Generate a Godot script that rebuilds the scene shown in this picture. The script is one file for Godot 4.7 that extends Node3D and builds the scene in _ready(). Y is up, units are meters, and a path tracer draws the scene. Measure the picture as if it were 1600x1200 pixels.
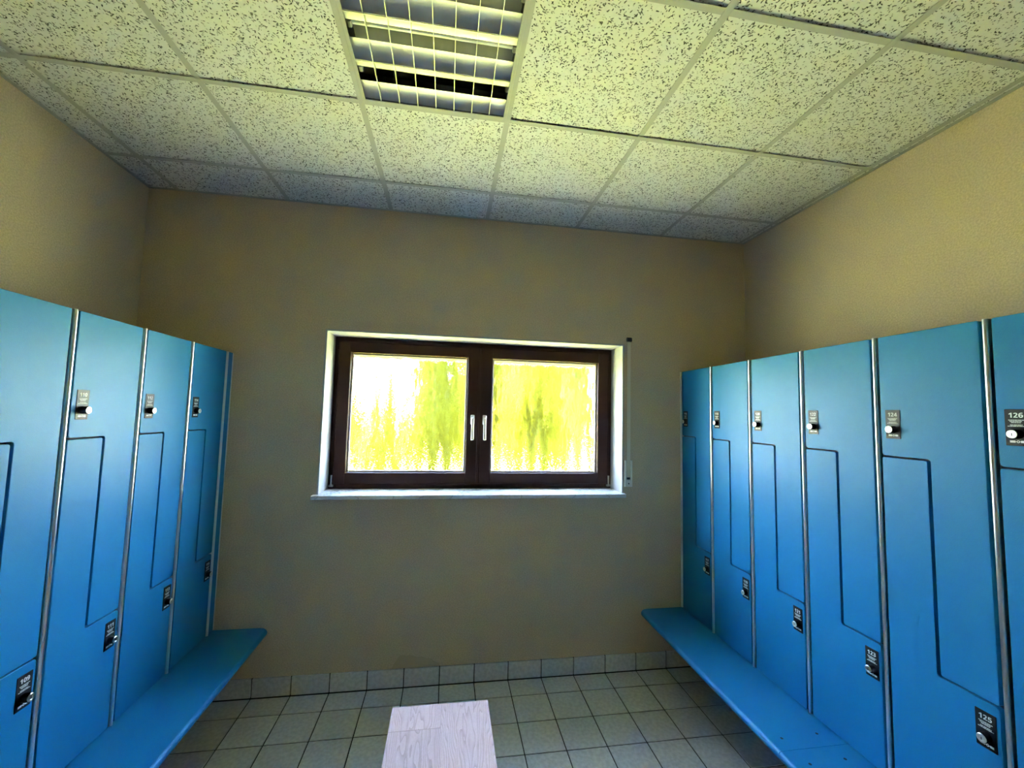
extends Node3D
# A locker room: daylight from one window falls on blue lockers, a tiled floor and a lay-in ceiling.

const WL := -1.822        # inner faces of the walls
const WR := 1.976
const ZB := 4.4           # rear wall, behind the camera
const H := 2.8527         # underside of the ceiling grid
const MOD := 0.6          # ceiling module
const AX := -1.6662       # first long rail
const T1 := 0.3265        # first cross rail
const TILE := 0.205
const TX := -0.0686
const TZ := 0.1557
const SK := 0.1036        # height of the tile skirting
const WX0 := -0.803       # window opening
const WX1 := 1.065
const WY0 := 1.1057
const WY1 := 2.0734
const XR := 1.4803        # locker fronts
const XL := -1.3089
const LW := 0.324
const BH := 0.372         # locker bench top
const LTOP := 1.916
const J1 := 1.4835
const J2 := 0.8135

var M := {}
var taken := {}
var rng := RandomNumberGenerator.new()

# ---------------------------------------------------------------- mesh helpers
func mb() -> SurfaceTool:
	var st := SurfaceTool.new()
	st.begin(Mesh.PRIMITIVE_TRIANGLES)
	return st

func tri(st: SurfaceTool, a: Vector3, b: Vector3, c: Vector3, out: Vector3, ua := Vector2.ZERO, ub := Vector2.ZERO, uc := Vector2.ZERO) -> void:
	var n := (c - a).cross(b - a)          # clockwise front
	if n.length_squared() < 1e-18:
		return
	n = n.normalized()
	if n.dot(out) < 0.0:
		n = -n
		var t := b; b = c; c = t
		var tu := ub; ub = uc; uc = tu
	for p in [[a, ua], [b, ub], [c, uc]]:
		st.set_normal(n)
		st.set_uv(p[1])
		st.add_vertex(p[0])

func quad(st: SurfaceTool, a: Vector3, b: Vector3, c: Vector3, d: Vector3, out: Vector3) -> void:
	tri(st, a, b, c, out, Vector2(0, 1), Vector2(1, 1), Vector2(1, 0))
	tri(st, a, c, d, out, Vector2(0, 1), Vector2(1, 0), Vector2(0, 0))

func smooth_tri(st: SurfaceTool, v: Array, n: Array) -> void:
	var f: Vector3 = (v[2] - v[0]).cross(v[1] - v[0])
	if f.length_squared() < 1e-18:
		return
	var order := [0, 1, 2] if f.dot(n[0] + n[1] + n[2]) >= 0.0 else [0, 2, 1]
	for i in order:
		st.set_normal(n[i]); st.set_uv(Vector2.ZERO); st.add_vertex(v[i])

# a box from corner to corner, its edges chamfered by e
func box(st: SurfaceTool, lo: Vector3, hi: Vector3, e := 0.0) -> void:
	var c := (lo + hi) * 0.5
	var h := (hi - lo) * 0.5
	e = minf(e, minf(h.x, minf(h.y, h.z)) * 0.9)
	for ax in 3:
		var i := (ax + 1) % 3
		var j := (ax + 2) % 3
		for s in [-1.0, 1.0]:
			var pts := []
			for q in [[-1, -1], [1, -1], [1, 1], [-1, 1]]:
				var p := Vector3.ZERO
				p[ax] = s * h[ax]
				p[i] = q[0] * (h[i] - e)
				p[j] = q[1] * (h[j] - e)
				pts.append(c + p)
			var n := Vector3.ZERO
			n[ax] = s
			quad(st, pts[0], pts[1], pts[2], pts[3], n)
	if e <= 0.0:
		return
	for ax in 3:
		var i := (ax + 1) % 3
		var j := (ax + 2) % 3
		for si in [-1.0, 1.0]:
			for sj in [-1.0, 1.0]:
				var pts := []
				for q in [[-1, 0], [1, 0], [1, 1], [-1, 1]]:
					var p := Vector3.ZERO
					p[ax] = q[0] * (h[ax] - e)
					p[i] = si * (h[i] - (e if q[1] == 0 else 0.0))
					p[j] = sj * (h[j] - (0.0 if q[1] == 0 else e))
					pts.append(c + p)
				var n := Vector3.ZERO
				n[i] = si
				n[j] = sj
				quad(st, pts[0], pts[1], pts[2], pts[3], n)
	for sx in [-1.0, 1.0]:
		for sy in [-1.0, 1.0]:
			for sz in [-1.0, 1.0]:
				var s := Vector3(sx, sy, sz)
				tri(st, c + s * (h - Vector3(0, e, e)), c + s * (h - Vector3(e, 0, e)), c + s * (h - Vector3(e, e, 0)), s)

# outline (counter-clockwise in local x, y) extruded along local z, the front edge chamfered
func plate(st: SurfaceTool, pts: PackedVector2Array, z0: float, z1: float, e := 0.0) -> void:
	var n := pts.size()
	var area := 0.0
	for k in n:
		area += pts[k].cross(pts[(k + 1) % n])
	if area < 0.0:
		pts.reverse()
	var inner := PackedVector2Array()
	for k in n:
		var a := (pts[k] - pts[(k - 1 + n) % n]).normalized()
		var b := (pts[(k + 1) % n] - pts[k]).normalized()
		var na := Vector2(-a.y, a.x)
		var nb := Vector2(-b.y, b.x)
		var m := (na + nb).normalized()
		inner.append(pts[k] + m * e / maxf(0.4, m.dot(na)))
	var large := PackedVector2Array()       # the triangulation drops very small corners, so it works in millimetres
	for p in inner:
		large.append(p * 1000.0)
	var t := Geometry2D.triangulate_polygon(large)
	for k in range(0, t.size(), 3):
		var v := []
		for q in 3:
			v.append(inner[t[k + q]])
		tri(st, Vector3(v[0].x, v[0].y, z1), Vector3(v[1].x, v[1].y, z1), Vector3(v[2].x, v[2].y, z1), Vector3(0, 0, 1), v[0], v[1], v[2])
		tri(st, Vector3(v[0].x, v[0].y, z0), Vector3(v[1].x, v[1].y, z0), Vector3(v[2].x, v[2].y, z0), Vector3(0, 0, -1))
	for k in n:
		var p := pts[k]
		var q := pts[(k + 1) % n]
		var ip := inner[k]
		var iq := inner[(k + 1) % n]
		var d := q - p
		var out := Vector3(d.y, -d.x, 0)
		quad(st, Vector3(p.x, p.y, z0), Vector3(q.x, q.y, z0), Vector3(q.x, q.y, z1 - e), Vector3(p.x, p.y, z1 - e), out)
		if e > 0.0:
			quad(st, Vector3(p.x, p.y, z1 - e), Vector3(q.x, q.y, z1 - e), Vector3(iq.x, iq.y, z1), Vector3(ip.x, ip.y, z1), out.normalized() + Vector3(0, 0, 1))
			quad(st, Vector3(p.x, p.y, z0), Vector3(q.x, q.y, z0), Vector3(iq.x, iq.y, z0), Vector3(ip.x, ip.y, z0), Vector3(0, 0, -1))

# replaces corners of an outline by short arcs; r holds a radius for each corner
func rounded(pts: PackedVector2Array, r: Array) -> PackedVector2Array:
	var o := PackedVector2Array()
	var n := pts.size()
	for k in n:
		if r[k] <= 0.0:
			o.append(pts[k])
			continue
		var a := (pts[(k - 1 + n) % n] - pts[k]).normalized() * float(r[k])
		var b := (pts[(k + 1) % n] - pts[k]).normalized() * float(r[k])
		for s in 5:
			var t := s / 4.0
			o.append(pts[k] + a * (1 - t) * (1 - t) + b * t * t)
	return o

# profile of (radius, height) turned about an axis
func lathe(st: SurfaceTool, at: Vector3, axis: Vector3, prof: Array, seg := 20) -> void:
	axis = axis.normalized()
	var u := axis.cross(Vector3(0, 1, 0) if absf(axis.y) < 0.9 else Vector3(1, 0, 0)).normalized()
	var w := axis.cross(u)
	for k in prof.size() - 1:
		var p: Vector2 = prof[k]
		var q: Vector2 = prof[k + 1]
		var d := q - p
		for s in seg:
			var a0 := TAU * s / seg
			var a1 := TAU * (s + 1) / seg
			var r0 := u * cos(a0) + w * sin(a0)
			var r1 := u * cos(a1) + w * sin(a1)
			var n0 := (r0 * d.y - axis * d.x).normalized()
			var n1 := (r1 * d.y - axis * d.x).normalized()
			var A := at + r0 * p.x + axis * p.y
			var B := at + r1 * p.x + axis * p.y
			var C := at + r1 * q.x + axis * q.y
			var D := at + r0 * q.x + axis * q.y
			smooth_tri(st, [A, B, C], [n0, n1, n1])
			smooth_tri(st, [A, C, D], [n0, n1, n0])

func tube(st: SurfaceTool, a: Vector3, b: Vector3, r: float, seg := 16, r2 := -1.0) -> void:
	var l := (b - a).length()
	if r2 < 0.0:
		r2 = r
	lathe(st, a, b - a, [Vector2(0, 0), Vector2(r, 0), Vector2(r, 0), Vector2(r2, l), Vector2(r2, l), Vector2(0, l)], seg)

# section (x, y) swept along z, smooth where the outline is fine
func sweep_z(st: SurfaceTool, sec: PackedVector2Array, z0: float, z1: float) -> void:
	plate(st, sec, z0, z1)

func obj(called: String, st, m: Material, parent: Node = self, at := Vector3.ZERO) -> MeshInstance3D:
	var o := MeshInstance3D.new()
	o.name = called
	if st is SurfaceTool:
		o.mesh = st.commit()
	else:
		o.mesh = st
	o.material_override = m
	o.position = at
	o.cast_shadow = GeometryInstance3D.SHADOW_CASTING_SETTING_ON
	if parent == self:
		o.name = numbered(called)
	parent.add_child(o, true)
	return o

func numbered(called: String) -> String:
	if not taken.has(called):
		taken[called] = 0
		return called
	taken[called] += 1
	return "%s_%03d" % [called, taken[called]]

func thing(called: String, label: String, category: String, at := Vector3.ZERO, turn := 0.0, group := "") -> Node3D:
	var o := Node3D.new()
	o.name = numbered(called)
	add_child(o)
	o.position = at
	o.rotation.y = turn
	tag(o, label, category, group)
	return o

func tag(o: Node, label: String, category := "", group := "", kind := "") -> void:
	if label: o.set_meta("label", label)
	if category: o.set_meta("category", category)
	if group: o.set_meta("group", group)
	if kind: o.set_meta("kind", kind)

func struct(called: String, label: String, category: String) -> Node3D:
	var o := Node3D.new()
	o.name = called
	add_child(o)
	tag(o, label, category, "", "structure")
	return o

# ---------------------------------------------------------------- materials
func srgb(r: float, g: float, b: float) -> Color:
	return Color(r / 255.0, g / 255.0, b / 255.0)

func lin(r: float, g: float, b: float) -> Color:
	return Color(r, g, b).linear_to_srgb()

func mat(called: String, c: Color, rough := 0.6, metal := 0.0) -> StandardMaterial3D:
	var m := StandardMaterial3D.new()
	m.resource_name = called
	m.albedo_color = c
	m.roughness = rough
	m.metallic = metal
	M[called] = m
	return m

func noise(seed_: int, freq: float, oct := 4, kind := FastNoiseLite.TYPE_SIMPLEX_SMOOTH) -> FastNoiseLite:
	var n := FastNoiseLite.new()
	n.seed = seed_
	n.noise_type = kind
	n.frequency = freq
	n.fractal_octaves = oct
	return n

func noise_tex(seed_: int, freq: float, oct: int, size: int, c0 := Color.BLACK, c1 := Color.WHITE) -> NoiseTexture2D:
	var t := NoiseTexture2D.new()
	t.width = size
	t.height = size
	t.seamless = true
	t.noise = noise(seed_, freq, oct)
	var g := Gradient.new()
	g.set_color(0, c0)
	g.set_color(1, c1)
	t.color_ramp = g
	return t

# mineral fibre board: off-white with small dark pits
func pitted_board(seed_: int) -> Array:
	var r := RandomNumberGenerator.new()
	r.seed = seed_
	var n := 1024
	var im := Image.create(n, n, false, Image.FORMAT_RGB8)
	var hm := Image.create(n, n, false, Image.FORMAT_RGB8)
	im.fill(Color(0.87, 0.87, 0.845))
	hm.fill(Color(1, 1, 1))
	var tone := noise(seed_ + 5, 0.02, 3)
	for y in n:
		for x in n:
			var d := 0.02 * tone.get_noise_2d(x, y) + 0.03 * (r.randf() - 0.5)
			im.set_pixel(x, y, Color(0.87 + d, 0.87 + d, 0.845 + d))
	for k in 3300:
		var p := Vector2(r.randf() * n, r.randf() * n)
		var big := r.randf()
		var w := 1.7 + 2.3 * big * big
		var ln := w * r.randf_range(1.0, 2.8)
		var dir := Vector2.from_angle(r.randf() * PI)
		var bend := r.randf_range(-0.6, 0.6)
		var tonal := r.randf_range(0.16, 0.48)
		var steps := int(ln) + 1
		for s in steps:
			var t := (s / float(steps) - 0.5) * 2.0
			var q := p + dir * t * ln + dir.orthogonal() * bend * t * t * ln * 0.6
			var rad := w * (1.0 - 0.45 * absf(t))
			for yy in range(int(q.y - rad), int(q.y + rad) + 1):
				for xx in range(int(q.x - rad), int(q.x + rad) + 1):
					if xx < 0 or yy < 0 or xx >= n or yy >= n:
						continue
					if Vector2(xx, yy).distance_to(q) <= rad:
						im.set_pixel(xx, yy, Color(tonal, tonal * 0.98, tonal * 0.9))
						hm.set_pixel(xx, yy, Color(0.1, 0.1, 0.1))
	return [ImageTexture.create_from_image(im), ImageTexture.create_from_image(hm)]

func wood_picture(seed_: int) -> ImageTexture:
	var w := 256
	var h := 1024
	var im := Image.create(w, h, false, Image.FORMAT_RGB8)
	var big := noise(seed_, 0.004, 3)
	var warp := noise(seed_ + 1, 0.01, 2)
	var fine := noise(seed_ + 2, 0.12, 3)
	for y in h:
		for x in w:
			var u := (x - w * 0.5) / w
			var v := y / float(h)
			var ring := sqrt(u * u * 1.3 + 0.02) * 7.0 + big.get_noise_2d(x * 2.0, y * 0.4) * 1.6 + warp.get_noise_2d(x * 2.0, y * 0.25) * 0.35 + v * 2.2
			var g := fposmod(ring * 2.4, 1.0)
			g = g * g * g
			var pore := fine.get_noise_2d(x * 3.0, y * 0.16)
			var d := -0.12 * g + 0.05 * pore
			if pore > 0.28:
				d -= 0.05
			im.set_pixel(x, y, Color(0.84 + d, 0.755 + d * 1.08, 0.735 + d * 1.1))
	return ImageTexture.create_from_image(im)

# cast glass: fine ripples that bend light mostly up and down, in zigzag rows
func cast_glass_normals() -> ImageTexture:
	var w := 1024
	var h := 1024
	var im := Image.create(w, h, false, Image.FORMAT_RGB8)
	var a := noise(71, 0.16, 2)
	var b := noise(72, 0.3, 2)
	var c := noise(73, 0.02, 2)
	for y in h:
		for x in w:
			var zig := absf(fposmod(x / 85.0, 1.0) * 2.0 - 1.0) - 0.5
			var sy := 0.18 * a.get_noise_2d(x * 0.35, y * 1.5) + 0.13 * b.get_noise_2d(x * 0.3, y * 1.2) + 0.12 * zig
			var sx := 0.05 * c.get_noise_2d(x * 2.0, y * 0.5) + 0.03 * b.get_noise_2d(y * 0.5 + 900.0, x * 1.0)
			var n := Vector3(sx, sy, 1.0).normalized()
			im.set_pixel(x, y, Color(n.x * 0.5 + 0.5, n.y * 0.5 + 0.5, n.z * 0.5 + 0.5))
	return ImageTexture.create_from_image(im)

func marble_picture() -> ImageTexture:
	var n := 512
	var im := Image.create(n, n, false, Image.FORMAT_RGB8)
	var a := noise(31, 0.006, 4)
	var b := noise(32, 0.02, 3)
	for y in n:
		for x in n:
			var v := absf(a.get_noise_2d(x, y * 1.6) + 0.25 * b.get_noise_2d(x, y))
			var d := -0.22 * pow(maxf(0.0, 1.0 - v * 9.0), 2.0) + 0.03 * b.get_noise_2d(x * 2.0, y * 2.0)
			im.set_pixel(x, y, Color(0.86 + d, 0.865 + d, 0.88 + d))
	return ImageTexture.create_from_image(im)

func make_materials() -> void:
	var m := mat("wall_paint", lin(0.71, 0.57, 0.40), 0.85)
	m.albedo_texture = noise_tex(11, 0.09, 4, 512, Color(0.86, 0.86, 0.85), Color(1, 1, 1))
	m.uv1_triplanar = true
	m.uv1_world_triplanar = true
	m.uv1_scale = Vector3(2.2, 2.2, 2.2)
	m.heightmap_enabled = true
	m.heightmap_texture = noise_tex(12, 0.12, 4, 512)
	m.heightmap_scale = 0.12
	mat("wall_stain", lin(0.52, 0.41, 0.27), 0.9)
	mat("reveal_paint", lin(0.46, 0.45, 0.45), 0.7)
	mat("outer_render", lin(0.62, 0.60, 0.55), 0.9)
	for k in 2:
		var p := pitted_board(100 + k)
		m = mat("ceiling_board_%d" % k, Color(1, 1, 1), 0.92)
		m.albedo_texture = p[0]
		m.heightmap_enabled = true
		m.heightmap_texture = p[1]
		m.heightmap_scale = 0.12
	mat("grid_paint", lin(0.46, 0.46, 0.41), 0.7).metallic_specular = 0.25
	mat("slab", lin(0.35, 0.35, 0.35), 0.9)
	for k in 4:
		var v: float = [1.0, 0.97, 1.03, 0.985][k]
		m = mat("floor_tile_%d" % k, lin(0.72 * v, 0.71 * v, 0.72 * v), 0.34)
		m.albedo_texture = noise_tex(41 + k, 0.05, 4, 256, Color(0.86, 0.86, 0.86), Color(1, 1, 1))
		m.uv1_triplanar = true
		m.uv1_world_triplanar = true
		m.uv1_scale = Vector3(3, 3, 3)
	mat("grout", lin(0.022, 0.021, 0.02), 0.95)
	m = mat("locker_blue", lin(0.006, 0.195, 0.43), 0.45)
	m.metallic_specular = 0.38
	m.heightmap_enabled = true
	m.heightmap_texture = noise_tex(51, 0.2, 2, 256)
	m.heightmap_scale = 0.02
	m.uv1_triplanar = true
	m.uv1_scale = Vector3(6, 6, 6)
	mat("carcass", lin(0.02, 0.025, 0.04), 0.7)
	mat("aluminium", lin(0.78, 0.79, 0.80), 0.28, 1.0)
	mat("steel", lin(0.45, 0.45, 0.46), 0.35, 1.0)
	mat("black_plate", lin(0.012, 0.013, 0.016), 0.5).metallic_specular = 0.36
	mat("white_print", lin(0.75, 0.75, 0.75), 0.6)
	mat("silver_knob", lin(0.72, 0.70, 0.62), 0.3, 1.0)
	mat("window_wood", lin(0.040, 0.016, 0.011), 0.5).metallic_specular = 0.28
	mat("gasket", lin(0.62, 0.55, 0.50), 0.6)
	m = mat("marble", Color(1, 1, 1), 0.22)
	m.albedo_texture = marble_picture()
	m.uv1_triplanar = true
	m.uv1_world_triplanar = true
	m.uv1_scale = Vector3(1.3, 1.3, 1.3)
	mat("strap", lin(0.74, 0.68, 0.55), 0.85)
	mat("strap_plastic", lin(0.80, 0.77, 0.70), 0.5)
	mat("shutter", lin(0.50, 0.47, 0.36), 0.6)
	m = mat("glass", Color(0.97, 1.0, 0.97, 0.0), 0.06)
	m.refraction_enabled = true
	m.refraction_scale = 0.05
	m.normal_enabled = true
	m.normal_texture = cast_glass_normals()
	m.normal_scale = 1.0
	m.uv1_scale = Vector3(0.75, 0.75, 1)
	for k in 3:
		m = mat("oak_%d" % k, [Color(0.92, 0.84, 0.81), Color(0.88, 0.80, 0.78), Color(0.93, 0.83, 0.79)][k], 0.6)
		m.albedo_texture = wood_picture(200 + 7 * k)
	mat("reflector", lin(0.52, 0.53, 0.53), 0.54, 1.0)
	mat("housing", lin(0.10, 0.105, 0.12), 0.6)
	mat("lamp_tube", lin(0.80, 0.80, 0.76), 0.25)
	mat("blade", lin(0.60, 0.60, 0.56), 0.5, 0.6)
	m = mat("lawn", lin(0.475, 0.445, 0.065), 0.95)
	m.albedo_texture = noise_tex(61, 0.03, 5, 512, Color(0.75, 0.8, 0.7), Color(1, 1, 1))
	m.uv1_triplanar = true
	m.uv1_world_triplanar = true
	m.uv1_scale = Vector3(0.3, 0.3, 0.3)
	for k in 3:
		m = mat("leaves_%d" % k, [lin(0.029, 0.030, 0.001), lin(0.020, 0.025, 0.002), lin(0.037, 0.035, 0.001)][k], 0.7)
		m.metallic_specular = 0.05
		m.backlight_enabled = true
		m.backlight = lin(0.33, 0.32, 0.04)
	mat("bark", lin(0.12, 0.09, 0.06), 0.95)

# ---------------------------------------------------------------- setting
func build_shell() -> void:
	var w := struct("wall_back", "tan plastered wall around the window", "wall")
	var st := mb()
	var d := 0.36
	box(st, Vector3(WL - 0.2, -0.3, -d), Vector3(WX0 - 0.012, 3.3, 0))
	box(st, Vector3(WX1 + 0.012, -0.3, -d), Vector3(WR + 0.2, 3.3, 0))
	box(st, Vector3(WX0 - 0.012, -0.3, -d), Vector3(WX1 + 0.012, WY0 - 0.03, 0))
	box(st, Vector3(WX0 - 0.012, WY1 + 0.012, -d), Vector3(WX1 + 0.012, 3.3, 0))
	obj("plaster", st, M.wall_paint, w)
	st = mb()                               # white painted lining of the opening
	box(st, Vector3(WX0 - 0.012, WY0 - 0.03, -0.3), Vector3(WX0, WY1 + 0.012, 0.002), 0.0015)
	box(st, Vector3(WX1, WY0 - 0.03, -0.3), Vector3(WX1 + 0.012, WY1 + 0.012, 0.002), 0.0015)
	box(st, Vector3(WX0, WY1, -0.3), Vector3(WX1, WY1 + 0.012, 0.002), 0.0015)
	var rv := obj("window_reveal", st, M.reveal_paint, w)
	tag(rv, "white painted window reveal")
	# damp patch above the skirting
	var out := PackedVector2Array()
	for p in [[-0.345, 0.104], [-0.335, 0.128], [-0.318, 0.15], [-0.305, 0.172], [-0.285, 0.178], [-0.262, 0.17], [-0.246, 0.176], [-0.222, 0.168], [-0.2, 0.158], [-0.176, 0.163], [-0.15, 0.15], [-0.12, 0.146], [-0.1, 0.128], [-0.075, 0.12], [-0.07, 0.104]]:
		out.append(Vector2(p[0], p[1]))
	st = mb()
	plate(st, out, -0.002, 0.0006)
	tag(obj("damp_stain", st, M.wall_stain, w), "darker damp stain with a ragged outline")
	for s in [["wall_left", WL - 0.2, WL, "tan plastered wall behind the left row of lockers"], ["wall_right", WR, WR + 0.2, "tan plastered wall behind the right row of lockers"]]:
		st = mb()
		box(st, Vector3(s[1], -0.3, 0), Vector3(s[2], 3.3, ZB))
		var o := obj(s[0], st, M.wall_paint)
		tag(o, s[3], "wall", "", "structure")
	st = mb()
	box(st, Vector3(WL - 0.2, -0.3, ZB), Vector3(WR + 0.2, 3.3, ZB + 0.2))
	# roof and eaves added out of view to keep the sun off the window
	var added_eave := mb()
	box(added_eave, Vector3(WL - 0.6, 3.3, -0.66), Vector3(WR + 0.6, 3.42, ZB + 0.6))
	box(added_eave, Vector3(WL - 0.6, 2.62, -0.66), Vector3(WR + 0.6, 2.7, -0.36))
	box(added_eave, Vector3(WL - 0.6, 2.62, -0.7), Vector3(WR + 0.6, 3.42, -0.66))
	tag(obj("added_roof_overhang", added_eave, M.outer_render), "pale roof with short eaves, unseen, added to block the sun above the window", "roof", "", "structure")
	tag(obj("wall_rear", st, M.wall_paint), "tan plastered wall behind the viewer", "wall", "", "structure")

func build_floor() -> void:
	var f := struct("floor", "floor of square pale grey tiles with dark joints", "floor")
	var st := mb()
	box(st, Vector3(WL, -0.3, 0), Vector3(WR, -0.003, ZB))
	obj("screed", st, M.grout, f)
	var g := 0.0027
	var meshes := {}
	var rest := mb()
	var count := 0
	var k0 := int(floor((WL - TX) / TILE))
	for r in 24:
		var z0 := 0.012 if r == 0 else TZ + TILE * (r - 1)
		var z1 := TZ + TILE * r
		if z0 > ZB - 0.02:
			break
		z1 = minf(z1, ZB)
		for k in range(k0, k0 + 20):
			var x0 := maxf(TX + TILE * k, WL)
			var x1 := minf(TX + TILE * (k + 1), WR)
			if x1 - x0 < 0.01:
				continue
			if count >= 285:
				box(rest, Vector3(x0 + g, -0.012, z0 + g), Vector3(x1 - g, 0, z1 - g))
				continue
			count += 1
			var sx := snappedf(x1 - x0, 0.0005)
			var sz := snappedf(z1 - z0, 0.0005)
			var key := "%.4f %.4f" % [sx, sz]
			if not meshes.has(key):
				var t := mb()
				box(t, Vector3(g, -0.012, g), Vector3(sx - g, 0, sz - g), 0.0012)
				meshes[key] = t.commit()
			obj("tile", meshes[key], M["floor_tile_%d" % rng.randi_range(0, 3)], f, Vector3(x0, rng.randf_range(-0.0004, 0.0), z0))
	var o := obj("tile_field", rest, M.floor_tile_0, f)
	o.set_meta("kind", "stuff")
	# skirting along the window wall
	var b := struct("baseboard_back", "row of pale grey skirting tiles along the window wall", "skirting")
	st = mb()
	box(st, Vector3(WL, -0.003, 0), Vector3(WR, SK - 0.001, 0.006))
	obj("grout_bed", st, M.grout, b)
	for k in range(k0, k0 + 20):
		var x0 := maxf(TX + TILE * k, WL)
		var x1 := minf(TX + TILE * (k + 1), WR)
		if x1 - x0 < 0.01:
			continue
		st = mb()
		box(st, Vector3(x0 + g, 0.004, 0.001), Vector3(x1 - g, SK, 0.0115 + rng.randf_range(0, 0.0006)), 0.0015)
		obj("skirting_tile", st, M["floor_tile_%d" % rng.randi_range(0, 3)], b)

func build_ceiling() -> void:
	var c := struct("ceiling", "lay-in ceiling of pitted white boards in a metal grid", "ceiling")
	var st := mb()
	box(st, Vector3(WL - 0.2, 3.12, -0.36), Vector3(WR + 0.2, 3.32, ZB + 0.2))
	obj("slab", st, M.slab, c)
	var xs := [WL]
	for k in 7:
		xs.append(AX + MOD * k)
	xs.append(WR)
	var zs := [0.0]
	var z := T1
	while z < ZB - 0.1:
		zs.append(z)
		z += MOD
	zs.append(ZB)
	for i in xs.size() - 1:
		for j in zs.size() - 1:
			if i == 3 and j == 2:
				continue                    # the light fitting lies here
			var a := Vector3(xs[i] + 0.004, H + 0.006, zs[j] + 0.004)
			var b := Vector3(xs[i + 1] - 0.004, H + 0.021, zs[j + 1] - 0.004)
			st = mb()
			box(st, Vector3(a.x, a.y + 0.0005, a.z), b)
			# the visible face carries the pit pattern at true size, each board turned its own way
			var off := Vector2(rng.randf(), rng.randf())
			var turn := rng.randi_range(0, 3)
			var q := []
			for p in [Vector2(a.x, a.z), Vector2(b.x, a.z), Vector2(b.x, b.z), Vector2(a.x, b.z)]:
				var u: Vector2 = (p - Vector2(a.x, a.z)) / MOD
				q.append([Vector3(p.x, a.y, p.y), u.rotated(turn * PI / 2) + off])
			tri(st, q[0][0], q[1][0], q[2][0], Vector3.DOWN, q[0][1], q[1][1], q[2][1])
			tri(st, q[0][0], q[2][0], q[3][0], Vector3.DOWN, q[0][1], q[2][1], q[3][1])
			obj("ceiling_tile", st, M["ceiling_board_%d" % ((i + j) % 2)], c)
	var hw := 0.012
	for k in 7:
		st = mb()
		var x: float = AX + MOD * k
		box(st, Vector3(x - hw, H, 0.0), Vector3(x + hw, H + 0.0014, ZB), 0.0004)
		box(st, Vector3(x - 0.0012, H + 0.0014, 0.0), Vector3(x + 0.0012, H + 0.038, ZB))
		obj("main_rail", st, M.grid_paint, c)
	for j in range(1, zs.size() - 1):
		for i in xs.size() - 1:
			st = mb()
			var x0: float = xs[i] + (hw if i > 0 else 0.0)
			var x1: float = xs[i + 1] - (hw if i < xs.size() - 2 else 0.0)
			box(st, Vector3(x0, H + 0.0002, zs[j] - hw), Vector3(x1, H + 0.0014, zs[j] + hw), 0.0004)
			box(st, Vector3(x0, H + 0.0014, zs[j] - 0.0012), Vector3(x1, H + 0.03, zs[j] + 0.0012))
			obj("cross_rail", st, M.grid_paint, c)
	for e in [[Vector3(WL, 0, 0), Vector3(WL + 0.019, 0, ZB)], [Vector3(WR - 0.019, 0, 0), Vector3(WR, 0, ZB)], [Vector3(WL, 0, 0), Vector3(WR, 0, 0.019)]]:
		st = mb()
		box(st, Vector3(e[0].x, H - 0.001, e[0].z), Vector3(e[1].x, H + 0.0004, e[1].z))
		var up0: Vector3 = e[0]
		var up1: Vector3 = e[1]
		if e[0].x < WL + 0.001 and e[1].x < 0.0:
			up1.x = WL + 0.0015
		elif e[0].x > 0.0:
			up0.x = WR - 0.0015
		else:
			up1.z = 0.0015
		box(st, Vector3(up0.x, H, up0.z), Vector3(up1.x, H + 0.022, up1.z))
		obj("wall_angle", st, M.grid_paint, c)

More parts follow.
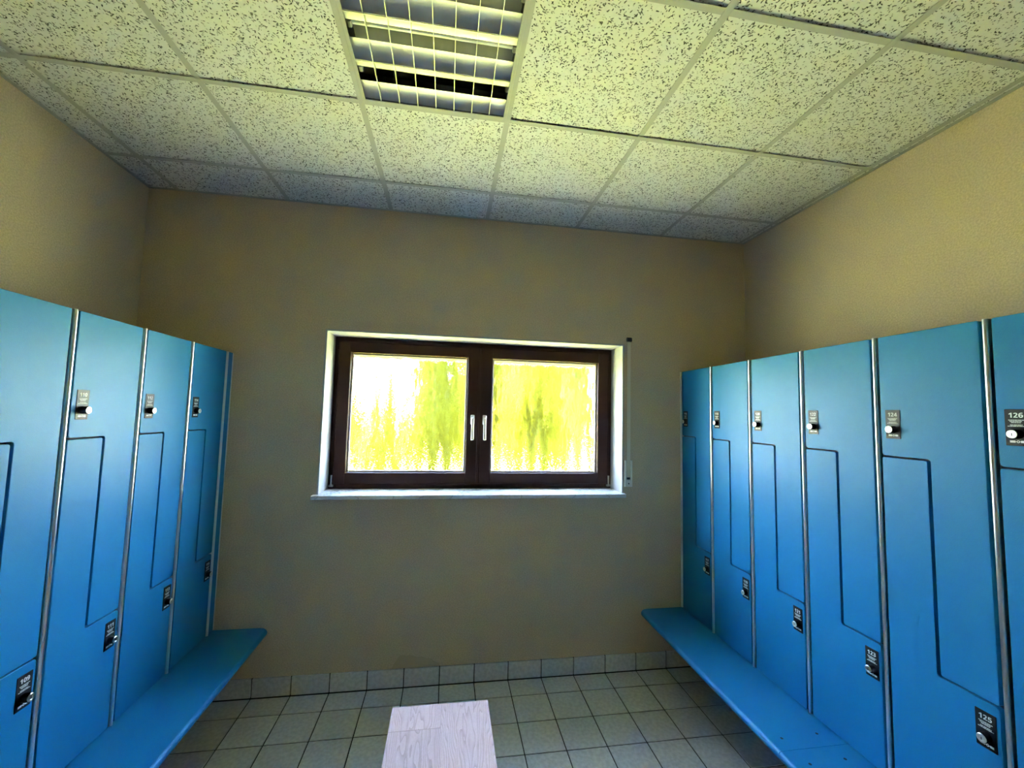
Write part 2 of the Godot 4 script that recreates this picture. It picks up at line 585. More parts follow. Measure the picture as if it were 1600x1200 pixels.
func build_window() -> void:
	var w := struct("window_1", "brown wooden two-sash window with patterned glass", "window")
	var zf := -0.19                         # room side of the fixed frame
	var st := mb()
	var fw := 0.05
	box(st, Vector3(WX0, WY0, zf - 0.07), Vector3(WX0 + fw, WY1, zf), 0.002)
	box(st, Vector3(WX1 - fw, WY0, zf - 0.07), Vector3(WX1, WY1, zf), 0.002)
	box(st, Vector3(WX0 + fw, WY0, zf - 0.07), Vector3(WX1 - fw, WY0 + fw, zf), 0.002)
	box(st, Vector3(WX0 + fw, WY1 - fw, zf - 0.07), Vector3(WX1 - fw, WY1, zf), 0.002)
	obj("frame", st, M.window_wood, w)
	var mid := 0.1315
	var gl := [[-0.7003, 0.0505, WX0 + 0.028, mid - 0.003], [0.2169, 0.9622, mid + 0.003, WX1 - 0.028]]
	var gy0 := 1.2075
	var gy1 := 1.9719
	var sy0 := WY0 + 0.03
	var sy1 := WY1 - 0.03
	var zs := zf + 0.018                    # sash face, proud of the frame
	for k in 2:
		var g: Array = gl[k]
		st = mb()
		var e := 0.004
		box(st, Vector3(g[2], sy0, zf - 0.055), Vector3(g[0], sy1, zs), e)
		box(st, Vector3(g[1], sy0, zf - 0.055), Vector3(g[3], sy1, zs), e)
		box(st, Vector3(g[0] - 0.004, sy0, zf - 0.055), Vector3(g[1] + 0.004, gy0, zs - 0.0006), e)
		box(st, Vector3(g[0] - 0.004, gy1, zf - 0.055), Vector3(g[1] + 0.004, sy1, zs - 0.0006), e)
		var sash := obj("sash", st, M.window_wood, w)
		st = mb()                           # glazing bead set back behind the sash face
		var bz := zf - 0.012
		var bw := 0.012
		box(st, Vector3(g[0], gy0, bz - 0.012), Vector3(g[0] + bw, gy1, bz), 0.004)
		box(st, Vector3(g[1] - bw, gy0, bz - 0.012), Vector3(g[1], gy1, bz), 0.004)
		box(st, Vector3(g[0] + bw, gy0, bz - 0.012), Vector3(g[1] - bw, gy0 + bw, bz), 0.004)
		box(st, Vector3(g[0] + bw, gy1 - bw, bz - 0.012), Vector3(g[1] - bw, gy1, bz), 0.004)
		tag(obj("glazing_bead", st, M.gasket, sash), "pale sealing strip around the glass")
		st = mb()
		var p0 := Vector3(g[0] + 0.002, gy0 + 0.002, bz - 0.019)
		var p1 := Vector3(g[1] - 0.002, gy1 - 0.002, bz - 0.013)
		# ripples on the room side, in UVs of one per metre
		var q := [Vector3(p0.x, p0.y, p1.z), Vector3(p1.x, p0.y, p1.z), Vector3(p1.x, p1.y, p1.z), Vector3(p0.x, p1.y, p1.z)]
		tri(st, q[0], q[1], q[2], Vector3.BACK, Vector2(q[0].x, -q[0].y), Vector2(q[1].x, -q[1].y), Vector2(q[2].x, -q[2].y))
		tri(st, q[0], q[2], q[3], Vector3.BACK, Vector2(q[0].x, -q[0].y), Vector2(q[2].x, -q[2].y), Vector2(q[3].x, -q[3].y))
		var o0 := Vector3(p0.x, p0.y, p0.z)
		quad(st, Vector3(p0.x, p0.y, p0.z), Vector3(p1.x, p0.y, p0.z), Vector3(p1.x, p1.y, p0.z), Vector3(p0.x, p1.y, p0.z), Vector3.FORWARD)
		quad(st, Vector3(p0.x, p0.y, p0.z), Vector3(p0.x, p0.y, p1.z), Vector3(p0.x, p1.y, p1.z), Vector3(p0.x, p1.y, p0.z), Vector3.LEFT)
		quad(st, Vector3(p1.x, p0.y, p0.z), Vector3(p1.x, p0.y, p1.z), Vector3(p1.x, p1.y, p1.z), Vector3(p1.x, p1.y, p0.z), Vector3.RIGHT)
		quad(st, Vector3(p0.x, p0.y, p0.z), Vector3(p1.x, p0.y, p0.z), Vector3(p1.x, p0.y, p1.z), Vector3(p0.x, p0.y, p1.z), Vector3.DOWN)
		quad(st, Vector3(p0.x, p1.y, p0.z), Vector3(p1.x, p1.y, p0.z), Vector3(p1.x, p1.y, p1.z), Vector3(p0.x, p1.y, p1.z), Vector3.UP)
		tag(obj("pane", st, M.glass, sash), "rippled privacy glass blurring the greenery outside")
		# lever handle hanging down
		var hx := 0.0905 if k == 0 else 0.1705
		st = mb()
		box(st, Vector3(hx - 0.013, 1.525, zs), Vector3(hx + 0.013, 1.59, zs + 0.009), 0.004)
		tube(st, Vector3(hx, 1.562, zs + 0.008), Vector3(hx, 1.562, zs + 0.045), 0.009)
		box(st, Vector3(hx - 0.0095, 1.425, zs + 0.034), Vector3(hx + 0.0095, 1.574, zs + 0.048), 0.005)
		tag(obj("handle", st, M.aluminium, sash), "silver lever handle")
		var ex: float = WX0 + 0.02 if k == 0 else WX1 - 0.02
		st = mb()
		tube(st, Vector3(ex, WY0 + 0.022, zf + 0.012), Vector3(ex, WY0 + 0.085, zf + 0.012), 0.006)
		box(st, Vector3(ex - 0.014, WY0 + 0.012, zf), Vector3(ex + 0.014, WY0 + 0.026, zf + 0.016), 0.003)
		obj("hinge", st, M.steel, sash)
		st = mb()
		tube(st, Vector3(ex, WY1 - 0.085, zf + 0.01), Vector3(ex, WY1 - 0.035, zf + 0.01), 0.006)
		obj("hinge", st, M.window_wood, sash)
	st = mb()                               # cover strip where the sashes meet
	box(st, Vector3(mid - 0.011, sy0 + 0.002, zs - 0.004), Vector3(mid + 0.011, sy1 - 0.002, zs + 0.007), 0.004)
	obj("cover_strip", st, M.window_wood, w)
	st = mb()
	box(st, Vector3(WX0 - 0.034, WY0 - 0.024, -0.26), Vector3(WX1 + 0.018, WY0, 0.036), 0.004)
	tag(obj("window_sill", st, M.marble, w), "white veined marble window sill")
	st = mb()
	box(st, Vector3(WX0 - 0.05, WY0 - 0.06, -0.42), Vector3(WX1 + 0.05, WY0 - 0.025, -0.26), 0.003)
	obj("outer_sill", st, M.outer_render, w)
	for k in 3:                             # lowest slats of the roller shutter, almost fully raised
		st = mb()
		var y0 := 1.957 + 0.042 * k
		box(st, Vector3(WX0 + 0.002, y0, -0.335), Vector3(WX1 - 0.002, y0 + 0.039, -0.323), 0.005)
		obj("shutter_slat", st, M.shutter, w)

func build_strap() -> void:
	var t := thing("shutter_strap", "grey roller shutter strap with winder plate beside the window", "shutter strap", Vector3(1.108, 1.148, 0))
	var st := mb()
	box(st, Vector3(-0.0115, 0.06, 0.008), Vector3(0.0115, 0.965, 0.0102), 0.0005)
	obj("strap", st, M.strap, t)
	st = mb()
	box(st, Vector3(-0.019, 0.955, 0.0), Vector3(0.019, 0.982, 0.016), 0.004)
	obj("strap_inlet", st, M.carcass, t)
	st = mb()
	var o := PackedVector2Array([Vector2(-0.026, 0), Vector2(0.026, 0), Vector2(0.026, 0.17), Vector2(0.013, 0.17), Vector2(0.013, 0.045), Vector2(-0.013, 0.045), Vector2(-0.013, 0.17), Vector2(-0.026, 0.17)])
	plate(st, o, 0.0, 0.012, 0.002)
	tag(obj("winder_plate", st, M.strap_plastic, t), "pale plastic winder cover")
	st = mb()
	box(st, Vector3(-0.012, 0.046, 0.0), Vector3(0.012, 0.06, 0.006), 0.001)
	obj("strap_slot", st, M.carcass, t)
	st = mb()
	lathe(st, Vector3(0, 0.02, 0.012), Vector3.BACK, [Vector2(0.0045, -0.002), Vector2(0.0045, 0.0008), Vector2(0.003, 0.0014), Vector2(0, 0.0014)], 12)
	obj("screw", st, M.carcass, t)

# ---------------------------------------------------------------- lockers
var door_meshes := {}

func lock_set(door: Node3D, number: String, x0: float, y0: float) -> void:
	if not door_meshes.has("plate"):
		var s := mb()
		plate(s, rounded(PackedVector2Array([Vector2(0, 0), Vector2(0.048, 0), Vector2(0.048, 0.101), Vector2(0, 0.101)]), [0.002, 0.002, 0.002, 0.002]), 0.0, 0.0016, 0.0004)
		door_meshes.plate = s.commit()
		s = mb()
		lathe(s, Vector3.ZERO, Vector3.BACK, [Vector2(0.0132, 0), Vector2(0.0132, 0.0), Vector2(0.0132, 0.017), Vector2(0.012, 0.0185), Vector2(0.012, 0.0185), Vector2(0, 0.0185)], 20)
		door_meshes.sleeve = s.commit()
		s = mb()
		lathe(s, Vector3.ZERO, Vector3.BACK, [Vector2(0.0119, 0.0180), Vector2(0.0119, 0.0195), Vector2(0.0107, 0.0204), Vector2(0.0068, 0.0204), Vector2(0.006, 0.0196), Vector2(0.0, 0.0196)], 20)
		door_meshes.face = s.commit()
		s = mb()
		box(s, Vector3(-0.0009, -0.0045, 0.0194), Vector3(0.0009, 0.003, 0.0199))
		door_meshes.keyway = s.commit()
		s = mb()                            # lines of small print, too small to read
		for l in [[0.070, 0.032], [0.0665, 0.027], [0.063, 0.021], [0.0565, 0.026], [0.053, 0.036]]:
			var x: float = 0.024 - l[1] * 0.5
			while x < 0.024 + l[1] * 0.5 - 0.001:
				var len_: float = minf(rng.randf_range(0.003, 0.008), 0.024 + l[1] * 0.5 - x)
				box(s, Vector3(x, l[0], 0.0016), Vector3(x + len_, l[0] + 0.0018, 0.0019))
				x += len_ + 0.0009
		door_meshes.small_print = s.commit()
		s = mb()                            # maker's mark: two blocks and a ring
		box(s, Vector3(0.009, 0.0085, 0.0016), Vector3(0.0205, 0.0145, 0.0019))
		box(s, Vector3(0.0205, 0.0108, 0.0016), Vector3(0.0225, 0.0122, 0.0019))
		lathe(s, Vector3(0.0262, 0.0115, 0.0016), Vector3.BACK, [Vector2(0.0035, 0), Vector2(0.0035, 0.0003), Vector2(0.0018, 0.0003), Vector2(0.0018, 0.0)], 14)
		box(s, Vector3(0.0297, 0.0108, 0.0016), Vector3(0.0315, 0.0122, 0.0019))
		box(s, Vector3(0.0315, 0.0085, 0.0016), Vector3(0.0405, 0.0145, 0.0019))
		door_meshes.mark = s.commit()
	var at := Vector3(x0, y0, 0.0)
	var p := obj("lock_plate", door_meshes.plate, M.black_plate, door, at)
	tag(p, "black lock plate numbered " + number)
	var t := TextMesh.new()
	var f := SystemFont.new()
	f.font_names = PackedStringArray(["Droid Sans"])
	f.font_weight = 700
	t.font = f
	t.text = number
	t.font_size = 24
	t.pixel_size = 0.00079
	t.depth = 0.0004
	obj("number_print", t, M.white_print, door, at + Vector3(0.024, 0.0845, 0.0018))
	obj("small_print", door_meshes.small_print, M.white_print, door, at)
	obj("maker_mark", door_meshes.mark, M.white_print, door, at)
	var kn := at + Vector3(0.025, 0.032, 0.0014)
	obj("knob_sleeve", door_meshes.sleeve, M.black_plate, door, kn)
	obj("lock_cylinder", door_meshes.face, M.silver_knob, door, kn)
	obj("keyway", door_meshes.keyway, M.carcass, door, kn)

func make_locker(number: int, label: String, at: Vector3, turn: float, group: String, end_strip := false) -> Node3D:
	var t := thing("locker", label, "locker", at, turn, group)
	var y0 := 0.004
	var y1 := LTOP - BH - 0.002
	var j1 := J1 - BH
	var j2 := J2 - BH
	if not door_meshes.has("body"):
		var s := mb()
		box(s, Vector3(0.001, 0.002, -0.488), Vector3(LW - 0.001, y1, -0.0185))
		door_meshes.body = s.commit()
		var a := 0.0155
		var b := LW - 0.0155
		var m := 0.1625
		var g := 0.003                      # half the joint, wider where it runs upright
		var gv := 0.0048
		s = mb()
		plate(s, rounded(PackedVector2Array([Vector2(a, y1), Vector2(a, j1 + g), Vector2(m + gv, j1 + g), Vector2(m + gv, j2 + g), Vector2(b, j2 + g), Vector2(b, y1)]), [0.006, 0.012, 0.012, 0.008, 0.006, 0.006]), -0.018, 0.0, 0.0012)
		door_meshes.upper = s.commit()
		s = mb()
		plate(s, rounded(PackedVector2Array([Vector2(a, y0), Vector2(b, y0), Vector2(b, j2 - g), Vector2(m - gv, j2 - g), Vector2(m - gv, j1 - g), Vector2(a, j1 - g)]), [0.006, 0.006, 0.012, 0.012, 0.008, 0.006]), -0.018, 0.0, 0.0012)
		door_meshes.lower = s.commit()
		s = mb()                            # rounded aluminium edge profile, a little proud of the doors
		var pr := PackedVector2Array()
		for k in 13:
			var q := PI * k / 12.0
			pr.append(Vector2(-0.0065 * cos(q), -0.004 + 0.0085 * sin(q)))
		for k in 12:
			var p0 := pr[k]
			var p1 := pr[k + 1]
			var n0 := Vector3(p0.x * 1.4, 0, p0.y + 0.004).normalized()
			var n1 := Vector3(p1.x * 1.4, 0, p1.y + 0.004).normalized()
			var A := Vector3(p0.x, y0 - 0.002, p0.y)
			var B := Vector3(p1.x, y0 - 0.002, p1.y)
			var C := Vector3(p1.x, y1 + 0.001, p1.y)
			var D := Vector3(p0.x, y1 + 0.001, p0.y)
			smooth_tri(s, [A, B, C], [n0, n1, n1])
			smooth_tri(s, [A, C, D], [n0, n1, n0])
			tri(s, D, C, Vector3(0, y1 + 0.001, -0.004), Vector3.UP)
		box(s, Vector3(-0.0065, y0 - 0.002, -0.0183), Vector3(0.0065, y1 + 0.001, -0.0041))
		door_meshes.strip = s.commit()
	obj("body", door_meshes.body, M.carcass, t)
	var u := obj("upper_door", door_meshes.upper, M.locker_blue, t)
	lock_set(u, str(number), 0.033, 1.5475 - BH)
	var l := obj("lower_door", door_meshes.lower, M.locker_blue, t)
	lock_set(l, str(number + 1), 0.2515, 0.6815 - BH)
	tag(obj("edge_profile", door_meshes.strip, M.aluminium, t), "bright aluminium edge strip")
	if end_strip:
		obj("edge_profile", door_meshes.strip, M.aluminium, t, Vector3(LW, 0, 0))
	return t

func make_bench(label: String, x_front: float, x_back: float, z0: float, z1: float, wall_end: bool, group: String) -> void:
	var t := thing("locker_bench", label, "bench", Vector3((x_front + x_back) * 0.5, 0, (z0 + z1) * 0.5), 0.0, group)
	var o := t.position
	var th := 0.032
	var s := signf(x_back - x_front)
	# seat board: thick rounded front edge
	var st := mb()
	var sec := PackedVector2Array()
	var r := th * 0.5
	sec.append(Vector2(x_back - o.x, BH))
	for k in 13:
		var q := PI * k / 12.0
		sec.append(Vector2(x_front - o.x + s * (r - r * sin(q)), BH - r + r * cos(q)))
	sec.append(Vector2(x_back - o.x, BH - th))
	var zc0 := z0 - o.z
	var zc1 := z1 - o.z
	if wall_end:
		# the front corner at the wall is rounded in plan: pull the section in over the last 3 cm
		var n := 8
		var rad := 0.035
		for k in n:
			var t0 := float(k) / n
			var t1 := float(k + 1) / n
			var i0 := rad - sqrt(maxf(0.0, rad * rad - pow(rad * (1.0 - t0), 2)))
			var i1 := rad - sqrt(maxf(0.0, rad * rad - pow(rad * (1.0 - t1), 2)))
			for q in sec.size() - 1:
				var a := sec[q]
				var b := sec[q + 1]
				var fa := 0.0 if q == 0 else 1.0
				var fb := 0.0 if q + 1 == sec.size() - 1 else 1.0
				var mid := (a + b) * 0.5
				var out := Vector3(-s, 0, -0.3)
				if q == 0: out = Vector3.UP
				elif q == sec.size() - 2: out = Vector3.DOWN
				else: out = Vector3(mid.x - (x_front - o.x + s * r), mid.y - (BH - r), -0.2)
				quad(st, Vector3(a.x + s * i0 * fa, a.y, zc0 + rad * t0), Vector3(b.x + s * i0 * fb, b.y, zc0 + rad * t0), Vector3(b.x + s * i1 * fb, b.y, zc0 + rad * t1), Vector3(a.x + s * i1 * fa, a.y, zc0 + rad * t1), out)
		zc0 += rad
	plate(st, sec, zc0, zc1)
	obj("seat_board", st, M.locker_blue, t)
	# steel frame below
	for z in [z0 + 0.4, z1 - 0.3]:
		st = mb()
		for x in [x_front + s * 0.34, x_back - s * 0.03]:
			box(st, Vector3(x - 0.015 - o.x, 0.0, z - 0.015 - o.z), Vector3(x + 0.015 - o.x, BH - th, z + 0.015 - o.z), 0.002)
		box(st, Vector3(minf(x_front + s * 0.05, x_back - s * 0.02) - o.x, BH - th - 0.03, z - 0.0149 - o.z), Vector3(maxf(x_front + s * 0.05, x_back - s * 0.02) - o.x, BH - th, z + 0.0149 - o.z), 0.002)
		obj("support_frame", st, M.steel, t)
	# dark fixing holes beside the joint
	var holes := []
	if z1 > 1.14 and z1 < 1.15:
		holes = [Vector2(1.25, 1.087), Vector2(1.41, 1.082)]
	elif z0 > 1.13:
		holes = [Vector2(1.257, 1.208), Vector2(1.407, 1.204)]
	for h in holes:
		var x: float = h.x if s > 0 else -h.x + 0.17
		st = mb()
		lathe(st, Vector3(x - o.x, BH - 0.001, h.y - o.z), Vector3.UP, [Vector2(0.0055, 0), Vector2(0.0055, 0.0013), Vector2(0.004, 0.0016), Vector2(0, 0.0016)], 12)
		obj("screw_cap", st, M.carcass, t)

func build_lockers() -> void:
	var right := ["at the window end of the right row", "second from the window wall on the right", "third from the window wall on the right", "fourth from the window wall on the right", "fifth from the window wall on the right", "nearest one cut by the right edge", "just outside the right edge"]
	for k in 7:
		make_locker(116 + 2 * k, "blue locker with doors %d and %d, %s" % [116 + 2 * k, 117 + 2 * k, right[k]], Vector3(XR, BH, 0.0066 + LW * k), -PI / 2, "blue two-door lockers of the right row", k == 6)
	var left := ["at the window end of the left row", "second from the window wall on the left", "third from the window wall on the left", "nearest one cut by the left edge", "just outside the left edge"]
	for k in 5:
		var t := make_locker(114 - 2 * k, "blue locker with doors %d and %d, %s" % [114 - 2 * k, 115 - 2 * k, left[k]], Vector3(XL, BH, 0.0661 + LW * (k + 1)), PI / 2, "blue two-door lockers of the left row", k == 0)
		if k == 0:                          # narrow filler between the row and the wall
			var st := mb()
			box(st, Vector3(LW + 0.0125, 0.004, -0.1), Vector3(LW + 0.056, LTOP - BH - 0.002, -0.001), 0.0015)
			obj("filler_panel", st, M.locker_blue, t)
			st = mb()
			box(st, Vector3(LW + 0.0565, 0.003, -0.1), Vector3(LW + 0.0625, LTOP - BH - 0.001, 0.001), 0.001)
			obj("edge_profile", st, M.aluminium, t)
	make_bench("blue bench board under the right lockers, running from the window wall", 1.185, 1.97, 0.004, 1.1425, true, "blue bench boards below the lockers")
	make_bench("blue bench board under the right lockers, beginning at the seam near the viewer", 1.185, 1.97, 1.1445, 2.30, false, "blue bench boards below the lockers")
	make_bench("blue bench board under the left lockers, running from the window wall", -1.021, -1.816, 0.004, 1.72, true, "blue bench boards below the lockers")

func build_wood_bench() -> void:
	var x0 := -0.2475
	var x1 := 0.1255
	var z0 := 0.856
	var z1 := 2.25
	var t := thing("wooden_bench", "pale whitewashed wooden bench in the middle of the tiled floor", "bench", Vector3((x0 + x1) * 0.5, 0, (z0 + z1) * 0.5))
	var o := t.position
	var top := 0.45
	var st := mb()
	box(st, Vector3(x0 + 0.001 - o.x, top - 0.03, z0 + 0.001 - o.z), Vector3(x1 - 0.001 - o.x, top - 0.006, z1 - o.z), 0.001)
	obj("core_board", st, M.oak_1, t)
	var xm := -0.0605
	var cuts := [[x0, xm, [z0, 0.985, 1.62, z1]], [xm, x1, [z0, 1.36, z1]]]
	var n := 0
	for c in cuts:
		var zs: Array = c[2]
		for k in zs.size() - 1:
			st = mb()
			var a := Vector3(c[0] - o.x + 0.0002, top - 0.006, zs[k] - o.z + 0.0002)
			var b := Vector3(c[1] - o.x - 0.0002, top, zs[k + 1] - o.z - 0.0002)
			box(st, a, Vector3(b.x, b.y - 0.0002, b.z), 0.0006)
			var e := 0.0006
			var q := [Vector3(a.x + e, b.y, a.z + e), Vector3(b.x - e, b.y, a.z + e), Vector3(b.x - e, b.y, b.z - e), Vector3(a.x + e, b.y, b.z - e)]
			var off := n * 0.37
			var len_: float = (b.z - a.z) / 0.9
			var uv := [Vector2(0.02, off), Vector2(0.98, off), Vector2(0.98, off + len_), Vector2(0.02, off + len_)]
			tri(st, q[0], q[1], q[2], Vector3.UP, uv[0], uv[1], uv[2])
			tri(st, q[0], q[2], q[3], Vector3.UP, uv[0], uv[2], uv[3])
			obj("plank", st, M["oak_%d" % (n % 3)], t)
			n += 1
	for z in [z0 + 0.2, z1 - 0.2]:
		st = mb()
		for x in [x0 + 0.05, x1 - 0.05]:
			box(st, Vector3(x - 0.02 - o.x, 0, z - 0.02 - o.z), Vector3(x + 0.02 - o.x, top - 0.06, z + 0.02 - o.z), 0.003)
		box(st, Vector3(x0 + 0.03 - o.x, top - 0.06, z - 0.02 - o.z), Vector3(x1 - 0.03 - o.x, top - 0.03, z + 0.02 - o.z), 0.003)
		obj("leg_frame", st, M.steel, t)

# ---------------------------------------------------------------- ceiling light (switched off)
func build_light_fitting() -> void:
	var x0: float = AX + MOD * 2 + 0.006
	var x1: float = AX + MOD * 3 - 0.006
	var z0: float = T1 + MOD + 0.006
	var z1: float = T1 + MOD * 2 - 0.006
	var t := thing("ceiling_light", "recessed square louvre light fitting, switched off, in the ceiling grid", "ceiling light", Vector3((x0 + x1) * 0.5, H, (z0 + z1) * 0.5))
	var hx := (x1 - x0) * 0.5
	var hz := (z1 - z0) * 0.5
	var st := mb()
	var up := 0.115
	box(st, Vector3(-hx, 0.0016, -hz), Vector3(-hx + 0.004, up, hz))
	box(st, Vector3(hx - 0.004, 0.0016, -hz), Vector3(hx, up, hz))
	box(st, Vector3(-hx + 0.004, 0.0016, -hz), Vector3(hx - 0.004, up, -hz + 0.004))
	box(st, Vector3(-hx + 0.004, 0.0016, hz - 0.004), Vector3(hx - 0.004, up, hz))
	box(st, Vector3(-hx, up, -hz), Vector3(hx, up + 0.004, hz))
	obj("housing", st, M.housing, t)
	st = mb()
	var rim := 0.014
	box(st, Vector3(-hx, -0.001, -hz), Vector3(-hx + rim, 0.003, hz), 0.0008)
	box(st, Vector3(hx - rim, -0.001, -hz), Vector3(hx, 0.003, hz), 0.0008)
	box(st, Vector3(-hx + rim, -0.001, -hz), Vector3(hx - rim, 0.003, -hz + rim), 0.0008)
	box(st, Vector3(-hx + rim, -0.001, hz - rim), Vector3(hx - rim, 0.003, hz), 0.0008)
	obj("rim", st, M.grid_paint, t)
	var inner := hz - rim
	var pitch := inner * 2.0 / 3.0
	for k in 3:
		var zc := -inner + pitch * (k + 0.5)
		for s in [-1.0, 1.0]:
			st = mb()
			var prev := Vector2.ZERO
			var n := 14
			var high := 0.0
			for q in n + 1:
				var f := q / float(n)
								# steep at the louvre plane, flattening towards the lamp slot
				var w := pitch * 0.5 - 0.034
				var off := pitch * 0.5 - w * f
				if q == 0:
					high = 0.006
				else:
					high += w / n * tan(deg_to_rad(44.0 * pow(1.0 - (f - 0.5 / n), 1.25) + 3.0))
				var p := Vector2(zc + s * off, high)
				if q > 0:
					var d := p - prev
					var nn := Vector3(0, -absf(d.x), -s * absf(d.y)).normalized()
					quad(st, Vector3(-hx + 0.006, prev.y, prev.x), Vector3(hx - 0.006, prev.y, prev.x), Vector3(hx - 0.006, p.y, p.x), Vector3(-hx + 0.006, p.y, p.x), nn)
					quad(st, Vector3(-hx + 0.006, prev.y + 0.0008, prev.x), Vector3(hx - 0.006, prev.y + 0.0008, prev.x), Vector3(hx - 0.006, p.y + 0.0008, p.x), Vector3(-hx + 0.006, p.y + 0.0008, p.x), -nn)
				prev = p
			obj("reflector", st, M.reflector, t)
		if k > 0:
			st = mb()
			tube(st, Vector3(-hx + 0.02, 0.066, zc), Vector3(hx - 0.02, 0.066, zc), 0.013, 18)
			tag(obj("lamp_tube", st, M.lamp_tube, t), "unlit white fluorescent tube")
		for s in [-1.0, 1.0]:
			st = mb()
			box(st, Vector3(s * (hx - 0.012) - 0.007, 0.045, zc - 0.014), Vector3(s * (hx - 0.012) + 0.007, 0.09, zc + 0.014), 0.003)
			obj("lamp_holder", st, M.grid_paint, t)
	for k in 2:
		st = mb()
		var zc := -inner + pitch * (k + 1)
		box(st, Vector3(-hx + rim, 0.0, zc - 0.0012), Vector3(hx - rim, 0.0025, zc + 0.0012))
		obj("louvre_bar", st, M.blade, t)
	for k in 7:                             # upright louvre blades with a folded lower edge
		st = mb()
		var x := -hx + 0.003 + 0.0728 * (k + 1)
		box(st, Vector3(x - 0.0011, 0.0, -inner), Vector3(x + 0.0011, 0.0015, inner), 0.0003)
		for q in 3:
			var zc := -inner + pitch * (q + 0.5)
			var e := pitch * 0.5
			for sd in [-1.0, 1.0]:
				var za: float = zc + sd * (e - 0.002)
				var zb: float = zc + sd * (e - 0.018)
				var zd: float = zc + sd * 0.036
				var zm: float = zc
				for t0 in [-0.0003, 0.0003]:
					var n := Vector3(signf(t0), 0, 0)
					quad(st, Vector3(x + t0, 0.001, za), Vector3(x + t0, 0.001, zb), Vector3(x + t0, 0.026, zb), Vector3(x + t0, 0.006, za), n)
					quad(st, Vector3(x + t0, 0.001, zb), Vector3(x + t0, 0.001, zd), Vector3(x + t0, 0.020, zd), Vector3(x + t0, 0.026, zb), n)
					quad(st, Vector3(x + t0, 0.001, zd), Vector3(x + t0, 0.001, zm), Vector3(x + t0, 0.006, zm), Vector3(x + t0, 0.020, zd), n)
		obj("louvre_blade", st, M.blade, t)

# ---------------------------------------------------------------- garden
func leaf_cloud(r: RandomNumberGenerator, centre: Vector3, size: Vector3, n: int, leaf: float, st: SurfaceTool) -> void:
	for k in n:
		var d := Vector3(r.randfn(), r.randfn(), r.randfn()).normalized() * pow(r.randf(), 0.45)
		var p := centre + d * size
		p.y = maxf(p.y, 0.25)
		var a := Vector3(r.randfn(), r.randfn() * 0.7, r.randfn()).normalized()
		var b := a.cross(Vector3(r.randfn(), r.randfn(), r.randfn())).normalized()
		var l := leaf * r.randf_range(0.7, 1.4)
		quad(st, p - a * l, p + b * l * 0.45, p + a * l, p - b * l * 0.45, a.cross(b))

func build_tree(label: String, at: Vector3, h: float, w: float, kind: int) -> void:
	var t := thing("tree", label, "tree", at, 0.0, "trees beyond the lawn")
	var r := RandomNumberGenerator.new()
	r.seed = int(at.x * 100.0) + 7919
	var st := mb()
	tube(st, Vector3.ZERO, Vector3(0, h * 0.8, 0), 0.03 * w + 0.05, 10, 0.03)
	for k in 8:
		var a := TAU * k / 5.0 + r.randf()
		var y := h * r.randf_range(0.1, 0.6)
		tube(st, Vector3(0.02, y, 0), Vector3(cos(a) * w * 0.5, y + h * 0.08, sin(a) * w * 0.5), 0.03, 6, 0.012)
	obj("trunk", st, M.bark, t)
	st = mb()
	var layers := int(h * 5.0)
	for k in layers:                        # branches from the ground up, tapering to the top
		var f := (k + 0.5) / layers
		var reach := w * (1.0 - pow(f, 1.7) * 0.85)
		for q in 3:
			var a := r.randf() * TAU
			leaf_cloud(r, Vector3(cos(a) * reach * 0.45, 0.12 + f * (h - 0.3), sin(a) * reach * 0.45), Vector3(reach * 0.62, 0.3, reach * 0.62), 95, 0.16, st)
	obj("foliage", st, M["leaves_%d" % kind], t)

func build_garden() -> void:
	var st := mb()
	box(st, Vector3(-40, -0.5, -60), Vector3(40, -0.06, -0.36))
	tag(obj("lawn", st, M.lawn), "bright sunlit lawn seen blurred through the window panes", "lawn", "", "stuff")
	build_tree("low tree seen through the left pane beneath the white sky patch", Vector3(-2.4, -0.055, -8.3), 2.3, 0.8, 2)
	build_tree("small low tree beside the tall trees in the left pane", Vector3(-1.4, -0.055, -6.6), 1.95, 0.5, 0)
	build_tree("broad low tree far behind the left window pane", Vector3(-2.0, -0.055, -10.8), 2.9, 1.1, 1)
	build_tree("tree filling the right half of the left window pane", Vector3(-0.42, -0.055, -8.3), 5.2, 0.95, 0)
	build_tree("tree filling the middle of the right window pane", Vector3(2.25, -0.055, -8.0), 5.2, 1.15, 0)
	build_tree("tree behind the dark bar between the two panes", Vector3(1.0, -0.055, -10.5), 6.5, 1.2, 2)
	build_tree("tree at the right side of the right window pane", Vector3(3.75, -0.055, -10.5), 6.5, 1.2, 1)
	build_tree("tree at the far left edge of the left window pane", Vector3(-4.3, -0.055, -10.5), 6.5, 1.2, 1)
	build_tree("hindmost tree behind the right part of the left pane", Vector3(-0.4, -0.055, -13.2), 8.0, 1.2, 1)
	build_tree("hindmost tree behind the left part of the right pane", Vector3(2.35, -0.055, -13.2), 8.0, 1.25, 2)
	build_tree("hindmost tree behind the right half of the right pane", Vector3(5.1, -0.055, -13.2), 8.0, 1.25, 0)

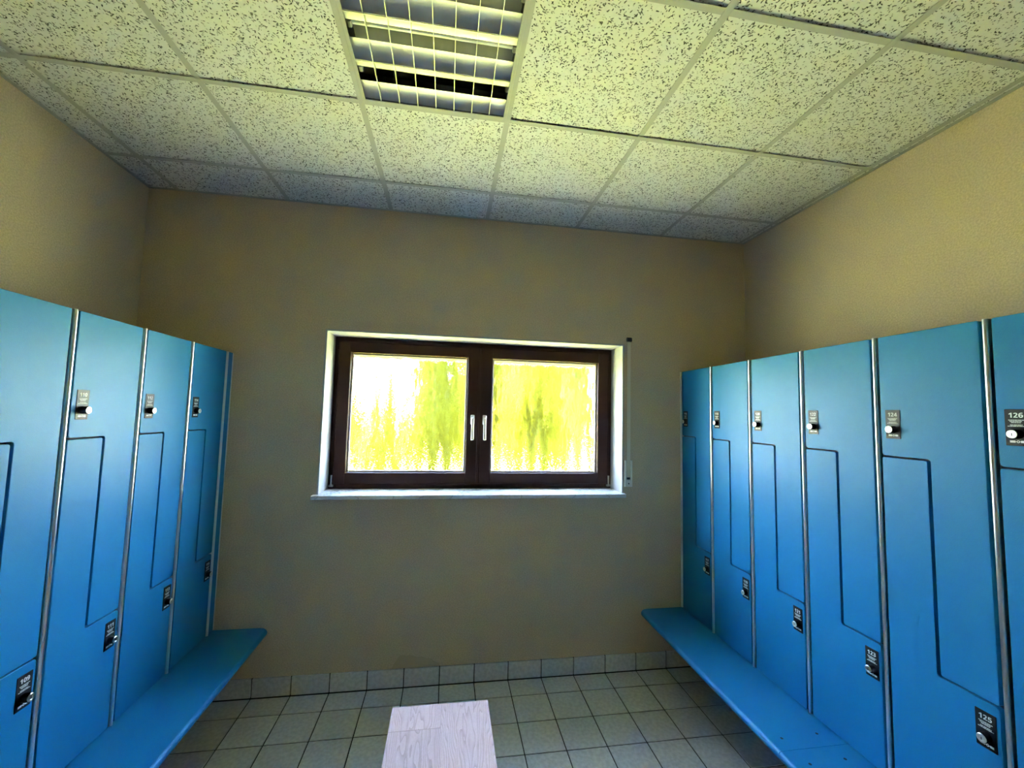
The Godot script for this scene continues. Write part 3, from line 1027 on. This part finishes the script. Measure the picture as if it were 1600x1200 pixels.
func _ready() -> void:
	rng.seed = 20240611
	# camera
	var cam := Camera3D.new()
	cam.name = "camera"
	var yaw := 0.1523
	var pitch := 0.0724
	var roll := 0.0243
	var fwd := Vector3(sin(yaw) * cos(pitch), sin(pitch), -cos(yaw) * cos(pitch))
	var rt := Vector3(cos(yaw), 0, sin(yaw))
	var up := rt.cross(fwd)
	var r2 := rt * cos(roll) + up * sin(roll)
	var u2 := up * cos(roll) - rt * sin(roll)
	cam.transform = Transform3D(Basis(r2, u2, -fwd), Vector3(-0.0765, 1.601, 2.6111))
	cam.fov = rad_to_deg(2.0 * atan(600.0 / 649.93))
	cam.near = 0.05
	cam.far = 200.0
	add_child(cam)
	cam.current = true
	# sky, sun, exposure
	var sky_m := ProceduralSkyMaterial.new()
	sky_m.sky_top_color = Color(0.60, 0.71, 0.93)
	sky_m.sky_horizon_color = Color(0.90, 0.92, 0.97)
	sky_m.ground_bottom_color = Color(0.35, 0.38, 0.2)
	sky_m.ground_horizon_color = Color(0.5, 0.55, 0.35)
	sky_m.sky_energy_multiplier = 1.6
	sky_m.energy_multiplier = 1.0
	var env := Environment.new()
	env.background_mode = Environment.BG_SKY
	env.sky = Sky.new()
	env.sky.sky_material = sky_m
	env.background_energy_multiplier = 1.0
	env.tonemap_mode = Environment.TONE_MAPPER_LINEAR
	env.tonemap_exposure = 36.0
	env.sdfgi_enabled = true
	env.ssao_enabled = true
	env.ssil_enabled = true
	var we := WorldEnvironment.new()
	we.name = "world_environment"
	we.environment = env
	add_child(we)
	var sun := DirectionalLight3D.new()
	sun.name = "sun"
	sun.light_energy = 3.0
	sun.light_color = Color(1.0, 0.96, 0.88)
	sun.light_angular_distance = 0.5
	sun.shadow_enabled = true
	sun.sky_mode = DirectionalLight3D.SKY_MODE_LIGHT_ONLY
	add_child(sun)
	sun.look_at_from_position(Vector3(-0.25, 0.94, -0.25), Vector3.ZERO, Vector3.UP)
	# the place
	make_materials()
	build_shell()
	build_floor()
	build_ceiling()
	build_window()
	build_lockers()
	build_wood_bench()
	build_light_fitting()
	build_strap()
	build_garden()
